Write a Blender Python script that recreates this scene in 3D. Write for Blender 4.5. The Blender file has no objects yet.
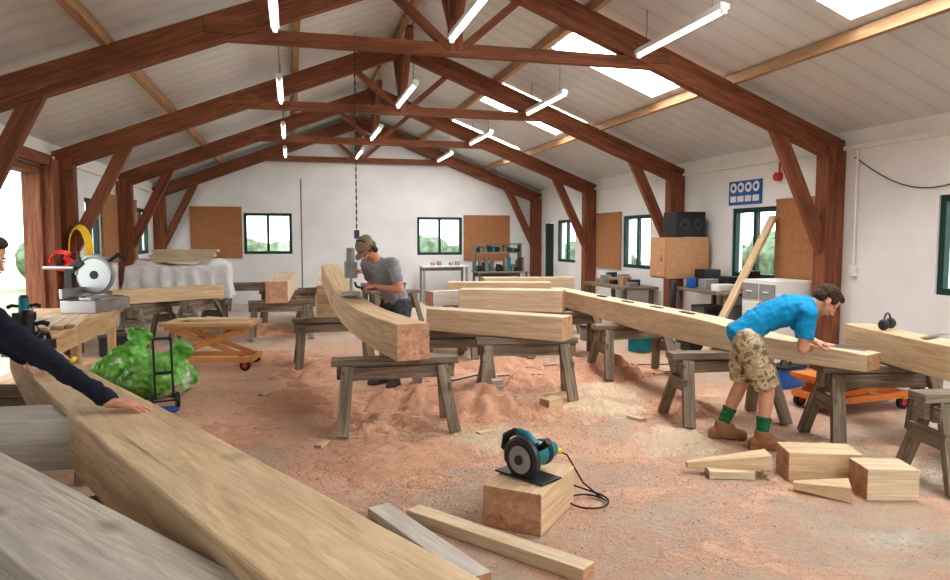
import bpy, math, random
from mathutils import Vector, Matrix, noise
random.seed(7)
V=Vector
scene=bpy.context.scene
COL=scene.collection
try:
    scene.view_settings.view_transform='Standard'
    scene.view_settings.look='Medium High Contrast'
except Exception: pass

# ------------------------------------------------ materials
def newmat(name):
    m=bpy.data.materials.new(name); m.use_nodes=True
    nt=m.node_tree; b=nt.nodes['Principled BSDF']
    return m,nt,b
def ramp(nt,src,stops,interp='LINEAR'):
    r=nt.nodes.new('ShaderNodeValToRGB'); cr=r.color_ramp; cr.interpolation=interp
    while len(cr.elements)<len(stops): cr.elements.new(.5)
    for e,(p,c) in zip(cr.elements,stops):
        e.position=p; e.color=(c[0],c[1],c[2],1) if not isinstance(c,(int,float)) else (c,c,c,1)
    nt.links.new(src,r.inputs[0]); return r.outputs[0]
def mixc(nt,fac,a,b,mode='MIX'):
    n=nt.nodes.new('ShaderNodeMix'); n.data_type='RGBA'; n.blend_type=mode
    for s,v in ((n.inputs[0],fac),(n.inputs[6],a),(n.inputs[7],b)):
        if isinstance(v,(int,float)): s.default_value=v
        elif isinstance(v,tuple): s.default_value=(v[0],v[1],v[2],1)
        else: nt.links.new(v,s)
    return n.outputs[2]
def noise_n(nt,vec,scale,detail=4,rough=.55,dist=0):
    n=nt.nodes.new('ShaderNodeTexNoise'); n.inputs['Scale'].default_value=scale
    n.inputs['Detail'].default_value=detail; n.inputs['Roughness'].default_value=rough
    n.inputs['Distortion'].default_value=dist
    if vec is not None: nt.links.new(vec,n.inputs['Vector'])
    return n.outputs['Fac']
def mathn(nt,op,a,b):
    n=nt.nodes.new('ShaderNodeMath'); n.operation=op
    for s,v in zip(n.inputs,(a,b)):
        if isinstance(v,(int,float)): s.default_value=v
        else: nt.links.new(v,s)
    return n.outputs[0]
def mapping(nt,kind,scale=(1,1,1)):
    t=nt.nodes.new('ShaderNodeTexCoord'); m=nt.nodes.new('ShaderNodeMapping')
    m.inputs['Scale'].default_value=scale
    nt.links.new(t.outputs[kind],m.inputs[0]); return m.outputs[0]
def bump(nt,b,h,strength=.3,dist=.01):
    n=nt.nodes.new('ShaderNodeBump'); n.inputs['Strength'].default_value=strength; n.inputs['Distance'].default_value=dist
    nt.links.new(h,n.inputs['Height']); nt.links.new(n.outputs[0],b.inputs['Normal'])
def plain(name,c,rough=.6,metal=0,var=.12,scale=6,bmp=0):
    m,nt,b=newmat(name)
    f=noise_n(nt,mapping(nt,'Object'),scale,4)
    lo=tuple(x*(1-var) for x in c); hi=tuple(min(1,x*(1+var)) for x in c)
    nt.links.new(ramp(nt,f,[(.3,lo),(.7,hi)]),b.inputs['Base Color'])
    b.inputs['Roughness'].default_value=rough; b.inputs['Metallic'].default_value=metal
    if bmp: bump(nt,b,f,bmp,.01)
    return m
def wood(name,c1,c2,rough=.68,streak=.35,grey=0,su=1.6,sv=28,greyc=(.25,.24,.22),knots=False,saw=.0,dk=.62):
    m,nt,b=newmat(name)
    f=noise_n(nt,mapping(nt,'UV',(su,sv,1)),1,6,.68,.9)
    ff=noise_n(nt,mapping(nt,'UV',(su*2.5,sv*3.4,1)),1,4,.7,.4)
    g0=mathn(nt,'ADD',mathn(nt,'MULTIPLY',f,.68),mathn(nt,'MULTIPLY',ff,.32))
    base=ramp(nt,g0,[(.32,tuple(x*dk for x in c1)),(.42,c1),(.58,c2)])
    f2=noise_n(nt,mapping(nt,'UV',(.9,6,1)),1,4,.55,1.4)
    s=ramp(nt,f2,[(.42,0.0),(.7,1.0)])
    base=mixc(nt,mathn(nt,'MULTIPLY',s,streak),base,tuple(x*.45 for x in c1))
    f5=noise_n(nt,mapping(nt,'Object',(1,1,1)),.9,3)
    base=mixc(nt,ramp(nt,f5,[(.35,.25),(.62,0.0)]),base,tuple(x*.6 for x in c2))
    if grey:
        f3=noise_n(nt,mapping(nt,'UV',(.8,3,1)),1,6,.65,.8)
        g=ramp(nt,f3,[(.5-.1*grey,0.0),(.75-.15*grey,grey)])
        base=mixc(nt,g,base,greyc)
    h=g0
    if knots:
        vo=nt.nodes.new('ShaderNodeTexVoronoi'); vo.inputs['Scale'].default_value=1
        nt.links.new(mapping(nt,'UV',(1.3,2.6,1)),vo.inputs['Vector'])
        base=mixc(nt,ramp(nt,vo.outputs['Distance'],[(.02,.8),(.05,.45),(.12,0.0)]),base,(.15,.08,.04))
        ck=noise_n(nt,mapping(nt,'UV',(.6,48,1)),1,3,.5,.3)
        base=mixc(nt,ramp(nt,ck,[(.67,0.0),(.72,.65)]),base,(.11,.07,.04))
    if saw:
        w=nt.nodes.new('ShaderNodeTexWave'); w.bands_direction='X'; w.inputs['Scale'].default_value=22; w.inputs['Distortion'].default_value=3; w.inputs['Detail'].default_value=2
        nt.links.new(mapping(nt,'UV'),w.inputs[0])
        base=mixc(nt,mathn(nt,'MULTIPLY',w.outputs['Fac'],saw),base,tuple(x*.7 for x in c1))
        h=mathn(nt,'ADD',h,mathn(nt,'MULTIPLY',w.outputs['Fac'],.2))
    nt.links.new(base,b.inputs['Base Color']); b.inputs['Roughness'].default_value=rough
    bump(nt,b,h,.45,.006)
    return m
def emit(name,c,s):
    m=bpy.data.materials.new(name); m.use_nodes=True; nt=m.node_tree; nt.nodes.clear()
    e=nt.nodes.new('ShaderNodeEmission'); o=nt.nodes.new('ShaderNodeOutputMaterial')
    e.inputs[0].default_value=(*c,1); e.inputs[1].default_value=s; nt.links.new(e.outputs[0],o.inputs[0]); return m

M_oak=wood('oak_fresh',(.60,.425,.25),(.80,.625,.42),streak=.2,knots=True,saw=.08,dk=.75)
M_oak2=wood('oak_pale',(.63,.475,.315),(.82,.68,.49),streak=.2,grey=.25,knots=True,saw=.08,dk=.75,greyc=(.42,.36,.29))
M_oakF=wood('oak_foreground',(.62,.45,.275),(.84,.66,.44),streak=.2,grey=.35,sv=20,knots=True,greyc=(.50,.42,.33),saw=.06,dk=.75)
M_oakG=wood('oak_greyed',(.50,.46,.40),(.72,.67,.60),streak=.28,grey=.6,greyc=(.45,.43,.41),knots=True,dk=.75)
M_end=wood('oak_endgrain',(.44,.23,.135),(.63,.40,.26),streak=.3,su=12,sv=12)
M_truss=wood('stained_truss',(.17,.056,.027),(.33,.125,.06),streak=.5,knots=True)
M_purlin=wood('purlin_pine',(.36,.20,.10),(.54,.34,.19),streak=.3)
M_tres=wood('weathered_grey',(.14,.11,.082),(.35,.285,.21),streak=.5,grey=.4,greyc=(.27,.24,.205),knots=True)
M_chip=plain('chipboard',(.40,.19,.085),.75,0,.12,14)
M_osb=plain('plywood_box',(.55,.31,.165),.7,0,.10,12)
M_ply=wood('ply_top',(.52,.33,.17),(.72,.50,.29))
M_black=plain('black_plastic',(.018,.018,.02),.45)
M_dark=plain('dark_metal',(.06,.06,.065),.4,.5)
M_steel=plain('steel',(.42,.42,.43),.35,1.0,.05)
M_alu=plain('cast_aluminium',(.36,.37,.38),.45,.3,.08)
M_teal=plain('teal_plastic',(.01,.19,.23),.4)
M_orange=plain('orange_paint',(.72,.24,.06),.5)
M_orange2=plain('orange_wood_paint',(.60,.29,.10),.6)
M_yel=plain('yellow_plastic',(.85,.60,.03),.4)
M_red=plain('red_paint',(.6,.03,.02),.4)
M_blue=plain('blue_paint',(.02,.13,.45),.4)
M_white=plain('white_paint',(.82,.82,.80),.5,0,.03)
M_sheet=plain('white_sheet',(.78,.79,.80),.5,0,.10,8,.4)
M_green=plain('green_frame',(.006,.05,.04),.45)
M_grey=plain('grey_paint',(.3,.31,.32),.5)
M_rubber=plain('rubber',(.03,.03,.03),.8)
def bagm():
    m,nt,b=newmat('green_bag'); mp=mapping(nt,'Object'); f=noise_n(nt,mp,8,5,.6); f2=noise_n(nt,mp,3.2,2)
    c=ramp(nt,f,[(.3,(.08,.30,.04)),(.55,(.17,.48,.09)),(.75,(.36,.64,.22))])
    c=mixc(nt,ramp(nt,f2,[(.60,0.0),(.63,.8)]),c,(.68,.74,.64))
    nt.links.new(c,b.inputs['Base Color']); b.inputs['Roughness'].default_value=.35; bump(nt,b,f,.8,.03); return m
M_bag=bagm()
def dustm(name,a,b_,c_):
    m,nt,b=newmat(name); mp=mapping(nt,'Object'); f=noise_n(nt,mp,70,6,.8); f2=noise_n(nt,mp,7,5,.7)
    c=ramp(nt,f,[(.32,a),(.5,b_),(.68,c_)])
    c=mixc(nt,ramp(nt,f2,[(.45,0.0),(.65,.5)]),c,(.76,.55,.41))
    nt.links.new(c,b.inputs['Base Color']); b.inputs['Roughness'].default_value=.95; bump(nt,b,f,1.0,.015); return m
M_chips=dustm('sawdust_salmon',(.46,.23,.145),(.70,.38,.255),(.83,.54,.40))
M_chips2=dustm('sawdust_cream',(.57,.43,.30),(.76,.60,.43),(.84,.73,.57))
M_tube=emit('tube_glow',(1,.98,.95),12)
M_sky=emit('skylight_glow',(1.0,.99,.965),14.5)
def skin(name,c):
    m=plain(name,c,.5,0,.08,20); m.node_tree.nodes['Principled BSDF'].inputs['Subsurface Weight'].default_value=.05; return m
M_skin=skin('skin_tan',(.56,.27,.17)); M_skin2=skin('skin_fair',(.62,.33,.22))
M_lip=plain('lips',(.42,.14,.11),.5); M_eye=plain('eye_dark',(.03,.02,.015),.2); M_eyew=plain('eye_white',(.8,.78,.75),.3)
M_hairb=plain('hair_brown',(.05,.028,.015),.7,0,.5,80,.6); M_hairs=plain('hair_sandy',(.15,.09,.05),.7,0,.4,80,.6)
M_cap=plain('cap_cloth',(.26,.19,.13),.9,0,.15,40)
M_tgrey=plain('tshirt_grey',(.28,.29,.31),.9,0,.1,20); M_tblue=plain('tshirt_blue',(.0,.27,.54),.85,0,.1,20)
M_navy=plain('sweater_navy',(.015,.019,.04),.9); M_dshort=plain('shorts_dark',(.06,.065,.08),.9)
M_jean=plain('jeans',(.03,.05,.10),.9); M_boot=plain('boot_tan',(.33,.17,.085),.7); M_bootd=plain('boot_dark',(.07,.06,.05),.7)
M_sock=plain('sock_green',(.02,.15,.06),.9); M_sockd=plain('sock_grey',(.15,.15,.15),.9)
def camo():
    m,nt,b=newmat('camo_shorts')
    f=noise_n(nt,mapping(nt,'Object'),14,2,.5,.6)
    nt.links.new(ramp(nt,f,[(0,(.18,.14,.08)),(.42,(.42,.34,.22)),(.52,(.58,.49,.35)),(.62,(.25,.24,.14))],'CONSTANT'),b.inputs['Base Color'])
    b.inputs['Roughness'].default_value=.9; return m
M_camo=camo()
def glassm():
    m=bpy.data.materials.new('window_glass'); m.use_nodes=True; nt=m.node_tree; nt.nodes.clear()
    o=nt.nodes.new('ShaderNodeOutputMaterial'); mx=nt.nodes.new('ShaderNodeMixShader'); t=nt.nodes.new('ShaderNodeBsdfTransparent'); g=nt.nodes.new('ShaderNodeBsdfGlossy')
    g.inputs['Roughness'].default_value=.03; mx.inputs[0].default_value=.08
    nt.links.new(t.outputs[0],mx.inputs[1]); nt.links.new(g.outputs[0],mx.inputs[2]); nt.links.new(mx.outputs[0],o.inputs[0]); return m
M_glass=glassm()
def wallm():
    m,nt,b=newmat('white_painted_block')
    mp=mapping(nt,'Object')
    f=noise_n(nt,mp,1.3,5); f2=noise_n(nt,mp,30,4)
    c=ramp(nt,f,[(.3,(.76,.765,.775)),(.7,(.86,.865,.875))])
    nt.links.new(c,b.inputs['Base Color']); b.inputs['Roughness'].default_value=.75; bump(nt,b,f2,.35,.01); return m
M_wall=wallm()
def ceilm():
    m,nt,b=newmat('ceiling_sheet')
    mp=mapping(nt,'Object')
    w=nt.nodes.new('ShaderNodeTexWave'); w.bands_direction='Y'; w.inputs['Scale'].default_value=.95; w.inputs['Distortion'].default_value=0
    nt.links.new(mp,w.inputs[0])
    r=ramp(nt,w.outputs['Fac'],[(.0,(.55,.555,.57)),(.06,(.65,.655,.67)),(.95,(.66,.665,.68)),(1,(.70,.705,.72))])
    f=noise_n(nt,mp,.8,4)
    c=mixc(nt,ramp(nt,f,[(.35,0.0),(.75,.25)]),r,(.50,.50,.52))
    nt.links.new(c,b.inputs['Base Color']); b.inputs['Roughness'].default_value=.33; bump(nt,b,w.outputs['Fac'],.2,.015); return m
M_ceil=ceilm()
def floorm():
    m,nt,b=newmat('sawdust_concrete')
    mp=mapping(nt,'Object')
    f1=noise_n(nt,mp,1.5,8,.66,.7); f2=noise_n(nt,mp,6,8,.72,.5); f3=noise_n(nt,mp,70,6,.8); f6=noise_n(nt,mp,24,6,.75)
    base=ramp(nt,f2,[(.3,(.42,.375,.32)),(.5,(.58,.53,.455)),(.7,(.68,.63,.55))])
    dist=nt.nodes.new('ShaderNodeVectorMath'); dist.operation='DISTANCE'; nt.links.new(mp,dist.inputs[0]); dist.inputs[1].default_value=(1.1,7.4,0)
    mr=nt.nodes.new('ShaderNodeMapRange'); mr.inputs[1].default_value=1.5; mr.inputs[2].default_value=8; mr.inputs[3].default_value=.24; mr.inputs[4].default_value=-.09
    nt.links.new(dist.outputs['Value'],mr.inputs[0])
    a=mathn(nt,'ADD',f1,mathn(nt,'MULTIPLY',f6,.6)); a=mathn(nt,'ADD',a,mathn(nt,'MULTIPLY',f2,.3)); a=mathn(nt,'ADD',a,mr.outputs[0])
    mr2=nt.nodes.new('ShaderNodeMapRange'); mr2.inputs[1].default_value=.91; mr2.inputs[2].default_value=1.14; mr2.inputs[3].default_value=0; mr2.inputs[4].default_value=.92
    nt.links.new(a,mr2.inputs[0]); mask=mr2.outputs[0]
    dust=ramp(nt,f3,[(.32,(.50,.26,.165)),(.5,(.73,.42,.285)),(.68,(.86,.60,.45))])
    dust=mixc(nt,ramp(nt,f2,[(.48,0.0),(.68,.5)]),dust,(.78,.60,.45))
    f4=noise_n(nt,mp,2.0,8,.72,.4)
    base=mixc(nt,ramp(nt,mathn(nt,'ADD',f4,mathn(nt,'MULTIPLY',f6,.35)),[(.57,0.0),(.74,.8)]),base,ramp(nt,f3,[(.3,(.62,.51,.38)),(.7,(.83,.72,.57))]))
    c=mixc(nt,mask,base,dust)
    c=mixc(nt,ramp(nt,f6,[(.28,.4),(.42,0.0)]),c,(.22,.18,.15))
    nt.links.new(c,b.inputs['Base Color']); b.inputs['Roughness'].default_value=.6
    h=mathn(nt,'ADD',mathn(nt,'MULTIPLY',mask,.8),mathn(nt,'MULTIPLY',f6,.8)); h=mathn(nt,'ADD',h,mathn(nt,'MULTIPLY',f3,.5))
    bump(nt,b,h,.8,.025); return m
M_floor=floorm()

# ------------------------------------------------ mesh builder
class MB:
    def __init__(s): s.v=[];s.f=[];s.uv=[];s.m=[]
    def face(s,idx,uv,m): s.f.append(tuple(idx)); s.uv.append(uv); s.m.append(m)
    def path(s,pts,w,h,m=0,me=None,up=V((0,0,1))):
        pts=[V(p) for p in pts]; n=len(pts)
        W=w if isinstance(w,(list,tuple)) else [w]*n; H=h if isinstance(h,(list,tuple)) else [h]*n
        o=len(s.v); L=0; Ls=[]; u0=random.random()*20; v0=random.random()*20
        for i,p in enumerate(pts):
            t=(pts[min(i+1,n-1)]-pts[max(i-1,0)]).normalized()
            sd=t.cross(up)
            if sd.length<1e-3: sd=t.cross(V((0,1,0)))
            sd.normalize(); uu=sd.cross(t).normalized()
            if i: L+=(pts[i]-pts[i-1]).length
            Ls.append(L+u0)
            for a,b in ((-1,-1),(1,-1),(1,1),(-1,1)):
                s.v.append(p+sd*a*W[i]/2+uu*b*H[i]/2)
        per=[0,W[0],W[0]+H[0],2*W[0]+H[0],2*W[0]+2*H[0]]
        for i in range(n-1):
            a=o+4*i;b=a+4
            for k in range(4):
                k2=(k+1)%4
                s.face((a+k,a+k2,b+k2,b+k),[(Ls[i],v0+per[k]),(Ls[i],v0+per[k+1]),(Ls[i+1],v0+per[k+1]),(Ls[i+1],v0+per[k])],m)
        e=m if me is None else me
        s.face((o+3,o+2,o+1,o),[(v0,0),(v0+W[0],0),(v0+W[0],H[0]),(v0,H[0])],e)
        q=o+4*(n-1); s.face((q,q+1,q+2,q+3),[(v0,0),(v0+W[-1],0),(v0+W[-1],H[-1]),(v0,H[-1])],e)
        return s
    def box(s,c,size,m=0,rz=0,me=None):
        x,y,z=size; c=V(c); R=Matrix.Rotation(rz,3,'Z')
        if z>=x and z>=y:
            d=V((0,0,z/2)); return s.path([c-d,c+d],y,x,m,me,up=R@V((1,0,0)))
        if x>=y: d=R@V((x/2,0,0)); return s.path([c-d,c+d],y,z,m,me)
        d=R@V((0,y/2,0)); return s.path([c-d,c+d],x,z,m,me)
    def cyl(s,p0,p1,r0,r1=None,m=0,n=14,caps=True):
        p0=V(p0);p1=V(p1); r1=r0 if r1 is None else r1
        return s.tube([p0,p1],[r0,r1],m,n)
    def tube(s,pts,r,m=0,n=10):
        pts=[V(p) for p in pts]; k=len(pts); R=r if isinstance(r,(list,tuple)) else [r]*k
        o=len(s.v); ref=None
        for i,p in enumerate(pts):
            t=(pts[min(i+1,k-1)]-pts[max(i-1,0)]).normalized()
            if ref is None: ref=t.orthogonal().normalized()
            ref=(ref-t*ref.dot(t)).normalized(); b=t.cross(ref)
            for j in range(n):
                a=2*math.pi*j/n; s.v.append(p+(ref*math.cos(a)+b*math.sin(a))*R[i])
        for i in range(k-1):
            for j in range(n):
                j2=(j+1)%n;a=o+i*n;b=a+n
                s.face((a+j,a+j2,b+j2,b+j),[(i,j/n),(i,(j+1)/n),(i+1,(j+1)/n),(i+1,j/n)],m)
        s.face([o+n-1-j for j in range(n)],[(0,0)]*n,m); q=o+(k-1)*n
        s.face([q+j for j in range(n)],[(0,0)]*n,m); return s
    def ell(s,c,ax,m=0,n=14,k=9):
        c=V(c); ax=[V(a) for a in ax]
        if ax[0].cross(ax[1]).dot(ax[2])<0: ax[0]=-ax[0]
        o=len(s.v); s.v.append(c-ax[2])
        for i in range(1,k):
            ph=-math.pi/2+math.pi*i/k
            for j in range(n):
                a=2*math.pi*j/n; s.v.append(c+ax[0]*math.cos(ph)*math.cos(a)+ax[1]*math.cos(ph)*math.sin(a)+ax[2]*math.sin(ph))
        s.v.append(c+ax[2]); top=len(s.v)-1
        for j in range(n):
            j2=(j+1)%n
            s.face((o,o+1+j2,o+1+j),[(0,0)]*3,m); b=o+1+(k-2)*n; s.face((top,b+j,b+j2),[(0,0)]*3,m)
            for i in range(k-2):
                a=o+1+i*n; s.face((a+j,a+j2,a+n+j2,a+n+j),[(0,0)]*4,m)
        return s
    def ball(s,c,r,m=0,sc=(1,1,1),n=14,k=9): return s.ell(c,[V((r*sc[0],0,0)),V((0,r*sc[1],0)),V((0,0,r*sc[2]))],m,n,k)
    def limb(s,p0,p1,r0,r1,m=0,e0=True,e1=True):
        s.tube([p0,p1],[r0,r1],m,16)
        if e0: s.ball(p0,r0,m)
        if e1: s.ball(p1,r1,m)
        return s
    def build(s,name,mats,parent=None,loc=(0,0,0),rz=0,smooth=False,bevel=0,rot=None):
        me=bpy.data.meshes.new(name); me.from_pydata([tuple(v) for v in s.v],[],s.f)
        uv=me.uv_layers.new(name='UVMap'); k=0
        flat=[c for u in s.uv for p in u for c in p]
        uv.data.foreach_set('uv',flat)
        me.polygons.foreach_set('material_index',s.m)
        for m in (mats if isinstance(mats,(list,tuple)) else [mats]): me.materials.append(m)
        ob=bpy.data.objects.new(name,me); COL.objects.link(ob)
        ob.location=loc; ob.rotation_euler=rot if rot else (0,0,rz)
        if smooth:
            me.polygons.foreach_set('use_smooth',[True]*len(me.polygons))
            if smooth!='all':
                try: me.set_sharp_from_angle(angle=math.radians(40))
                except Exception: pass
        if bevel:
            b=ob.modifiers.new('bevel','BEVEL'); b.width=bevel; b.segments=2; b.limit_method='ANGLE'; b.angle_limit=math.radians(50)
        if parent: ob.parent=parent
        return ob
def remesh(mb,name,mat,voxel,it=4,parent=None,wr=0,wscale=12,mats=None):
    ob=mb.build(name+'_tmp',[mat])
    r=ob.modifiers.new('r','REMESH'); r.mode='VOXEL'; r.voxel_size=voxel
    if it:
        sm=ob.modifiers.new('s','SMOOTH'); sm.iterations=it; sm.factor=.5
    dg=bpy.context.evaluated_depsgraph_get(); dg.update()
    me=bpy.data.meshes.new_from_object(ob.evaluated_get(dg)); me.name=name
    bpy.data.objects.remove(ob)
    if wr:
        nr=[v.normal.copy() for v in me.vertices]
        for v,n in zip(me.vertices,nr):
            p=v.co; d=noise.noise(V((p.x*wscale,p.y*wscale,p.z*wscale*1.8)))+.5*noise.noise(p*wscale*2.3)
            v.co=p+n*d*wr
    me.materials.clear(); me.materials.append(mat)
    me.polygons.foreach_set('use_smooth',[True]*len(me.polygons))
    o2=bpy.data.objects.new(name,me); COL.objects.link(o2)
    if parent: o2.parent=parent
    return o2
def empty(name,loc=(0,0,0),rz=0):
    e=bpy.data.objects.new(name,None); COL.objects.link(e); e.location=loc; e.rotation_euler=(0,0,rz); e.empty_display_size=.1; return e

# ------------------------------------------------ room shell
XL,XR,YB,YF=-3.2,6.6,-5.0,18.35
XC=1.7
def zr(x): return 4.72-.386*abs(x-XC)
CZ=.12
MB().box(((XL+XR)/2,(YB+YF)/2,-.1),(XR-XL+.8,YF-YB+.8,.2)).build('floor',M_floor)
def wall(name,axis,c,th,a0,a1,z0,z1,holes,gable=False):
    mb=MB(); A=sorted({a0,a1,*[h[0] for h in holes],*[h[1] for h in holes]}); Z=sorted({z0,z1,*[h[2] for h in holes],*[h[3] for h in holes]})
    for i in range(len(A)-1):
        for j in range(len(Z)-1):
            ca=(A[i]+A[i+1])/2; cz=(Z[j]+Z[j+1])/2
            if any(h[0]<ca<h[1] and h[2]<cz<h[3] for h in holes): continue
            da=A[i+1]-A[i]; dz=Z[j+1]-Z[j]
            if axis=='X': mb.box((c,ca,cz),(th,da,dz))
            else: mb.box((ca,c,cz),(da,th,dz))
    if gable:
        o=len(mb.v); t=th/2
        for y in (c-t,c+t):
            mb.v+= [V((a0,y,z1)),V((a1,y,z1)),V((XC,y,zr(XC)+CZ+.02))]
        mb.face((o,o+1,o+2),[(0,0)]*3,0); mb.face((o+5,o+4,o+3),[(0,0)]*3,0)
        mb.face((o+1,o+4,o+5,o+2),[(0,0)]*4,0); mb.face((o,o+2,o+5,o+3),[(0,0)]*4,0)
    return mb.build(name,M_wall)
ZE=zr(XR)+CZ
far_h=[(-1.16,0.0,1.25,2.27),(3.2,4.42,1.2,2.2)]
right_h=[(4.7,5.95,1.05,2.1),(8.49,9.54,1.05,2.1),(12.07,13.24,1.05,2.1),(15.75,16.93,1.05,2.1),(17.2,17.95,0.0,2.05)]
left_h=[(7.3,10.5,0.0,2.6),(12.45,13.35,1.3,2.3),(16.2,17.6,1.3,2.3)]
wall('wall_far','Y',YF+.1,.2,XL-.2,XR+.2,0,ZE,far_h,True)
wall('wall_rear','Y',YB-.1,.2,XL-.2,XR+.2,0,ZE,[(-.8,4.2,0.0,2.6)],True)
wall('wall_right','X',XR+.1,.2,YB,YF,0,ZE,right_h)
wall('wall_left','X',XL-.1,.2,YB,YF,0,ZE,left_h)
sky_y=[(-3.4,-1.9),(.2,1.7),(3.9,5.4),(7.55,9.0),(11.2,12.7),(14.85,16.3)]
cl=MB()
def slope(mb,x0,x1,y0,y1,off=0,m=0,th=.05):
    o=len(mb.v)
    for dz in (0,th):
        for (x,y) in ((x0,y0),(x1,y0),(x1,y1),(x0,y1)): mb.v.append(V((x,y,zr(x)+CZ+off+dz)))
    for q in ((0,3,2,1),(4,5,6,7),(0,1,5,4),(1,2,6,5),(2,3,7,6),(3,0,4,7)): mb.face([o+k for k in q],[(0,0)]*4,m)
slope(cl,XL-.2,XC,YB,YF+.2)
S0,S1=3.4,4.9
slope(cl,XC,S0,YB,YF+.2); slope(cl,S1,XR+.2,YB,YF+.2)
yy=YB
for a,b in sky_y: slope(cl,S0,S1,yy,a); yy=b
slope(cl,S0,S1,yy,YF+.2)
cl.build('ceiling',M_ceil)
for a,b in sky_y:
    sk=MB(); slope(sk,S0,S1,a,b,.06,0,.02); sk.build('skylight',M_sky)
def truss(y,name='roof_truss'):
    mb=MB(); H=.27; T=.13
    for sx in (-1,1):
        ex=XC+sx*4.88
        p0=V((ex,y,zr(ex)-H/2)); p1=V((XC,y,zr(XC)-H/2)); mb.path([p0,p1],T,H)
        px=XC+sx*4.76
        mb.path([(px,y,0.005),(px,y,zr(px)-.12)],.2,.26,up=V((1,0,0)))
        mb.path([(px-sx*.08,y,1.5),(XC+sx*3.95,y,zr(XC+sx*3.95)-.22)],.09,.17,up=V((sx,0,0)))
        mb.path([(XC+sx*.05,y,3.62),(XC+sx*.75,y,zr(XC+.75)-.2)],.08,.1,up=V((0,1,0)))
        mb.box((XC+sx*2.3,y,zr(XC+2.3)-.14),(.35,T+.03,.16))
        for q in (0,1): mb.cyl((px-sx*.06,y-.105,zr(px)-.3-.1*q),(px-sx*.06,y-.1,zr(px)-.3-.1*q),.015,None,1,8)
    mb.path([(XC-2.45,y,3.62),(XC+2.45,y,3.62)],.09,.13)
    mb.path([(XC,y,3.6),(XC,y,zr(XC)-.1)],.11,.14,up=V((1,0,0)))
    return mb.build(name,[M_truss,M_dark],bevel=.006)
for y in (-3.5,.05,3.7,7.35,11.0,14.65,18.2): truss(y)
for x in (-1.65,.1,1.62,3.25,5.03,):
    MB().path([(x,YB+.02,zr(x)+.06),(x,YF-.02,zr(x)+.06)],.075,.11).build('roof_purlin',M_purlin)
for y0 in (3.7,7.35,11.0,14.65):
    MB().path([(XC,y0+.09,3.9),(XC,y0+.75,zr(XC)-.02)],.09,.1,up=V((1,0,0))).path([(XC,y0-.09,3.9),(XC,y0-.75,zr(XC)-.02)],.09,.1,up=V((1,0,0))).build('ridge_brace',M_truss)
MB().box((XR-.03,(YB+YF)/2,2.74),(.05,YF-YB-.1,.05)).build('trim_1',M_white)
MB().box((XL+.03,(YB+YF)/2,2.74),(.05,YF-YB-.1,.05)).build('trim_2',M_white)
wn=[0]
def window(axis,c,a0,a1,z0,z1):
    wn[0]+=1; mb=MB()
    def P(a,z): return (c,a,z) if axis=='X' else (a,c,z)
    def S(da,dz,t=.07): return (t,da,dz) if axis=='X' else (da,t,dz)
    f=.07; am=(a0+a1)/2; W=a1-a0; H=z1-z0
    mb.box(P(am,z0+f/2),S(W,f)); mb.box(P(am,z1-f/2),S(W,f))
    mb.box(P(a0+f/2,(z0+z1)/2),S(f,H-2*f)); mb.box(P(a1-f/2,(z0+z1)/2),S(f,H-2*f))
    mb.box(P(am,(z0+z1)/2),S(f*.9,H-2*f))
    mb.box(P(am-W/4,(z0+z1)/2),S(W/2-f,H-2*f,.006),1)
    mb.box(P(am+W/4,(z0+z1)/2),S(W/2-f,H-2*f,.006),1)
    mb.build('window_%d'%wn[0],[M_green,M_glass])
for h in far_h: window('Y',YF+.06,*h)
for h in right_h[:4]: window('X',XR+.06,*h)
for h in left_h[1:]: window('X',XL-.06,*h)
d=MB(); d.box((XR+.08,17.575,1.02),(.05,.73,2.03)); d.box((XR+.05,17.3,1.0),(.03,.03,.12),1); d.build('door_1',[M_green,M_steel])
d=MB()
for y in (7.36,10.44): d.box((XL-.1,y,1.3),(.22,.08,2.58))
d.box((XL-.1,8.9,2.54),(.22,3.1,.08)); d.box((XL+.07,10.62,1.35),(.13,.28,2.7)); d.box((XL+.06,9.0,2.68),(.11,3.2,.14))
d.build('door_2',M_truss,bevel=.005)
def shutter(axis,c,a0,a1,z0,z1):
    mb=MB()
    if axis=='X': mb.box((c,(a0+a1)/2,(z0+z1)/2),(.03,a1-a0,z1-z0)); mb.box((c,(a0+a1)/2,z1+.02),(.05,a1-a0,.04))
    else: mb.box(((a0+a1)/2,c,(z0+z1)/2),(a1-a0,.03,z1-z0)); mb.box(((a0+a1)/2,c,z1+.02),(a1-a0,.05,.04))
    mb.build('chipboard_shutter',M_chip)
shutter('Y',YF-.03,-2.4,-1.2,1.15,2.38); shutter('Y',YF-.03,4.46,5.75,1.05,2.22)
shutter('X',XR-.03,13.28,14.45,1.0,2.15); shutter('X',XR-.03,7.6,8.46,1.0,2.15)
shutter('X',XL+.03,13.4,14.45,1.2,2.4); shutter('X',XL+.03,15.1,16.15,1.2,2.4)
def grassm():
    m,nt,b=newmat('grass'); f=noise_n(nt,mapping(nt,'Object'),2,6)
    nt.links.new(ramp(nt,f,[(.3,(.20,.25,.13)),(.7,(.36,.40,.26))]),b.inputs['Base Color']); b.inputs['Roughness'].default_value=.9; return m
M_grass=grassm()
MB().box((1.7,7,-.35),(90,90,.2)).build('ground',M_grass)
M_leaf=plain('foliage',(.13,.19,.11),.9,0,.6,3,.8)
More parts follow.
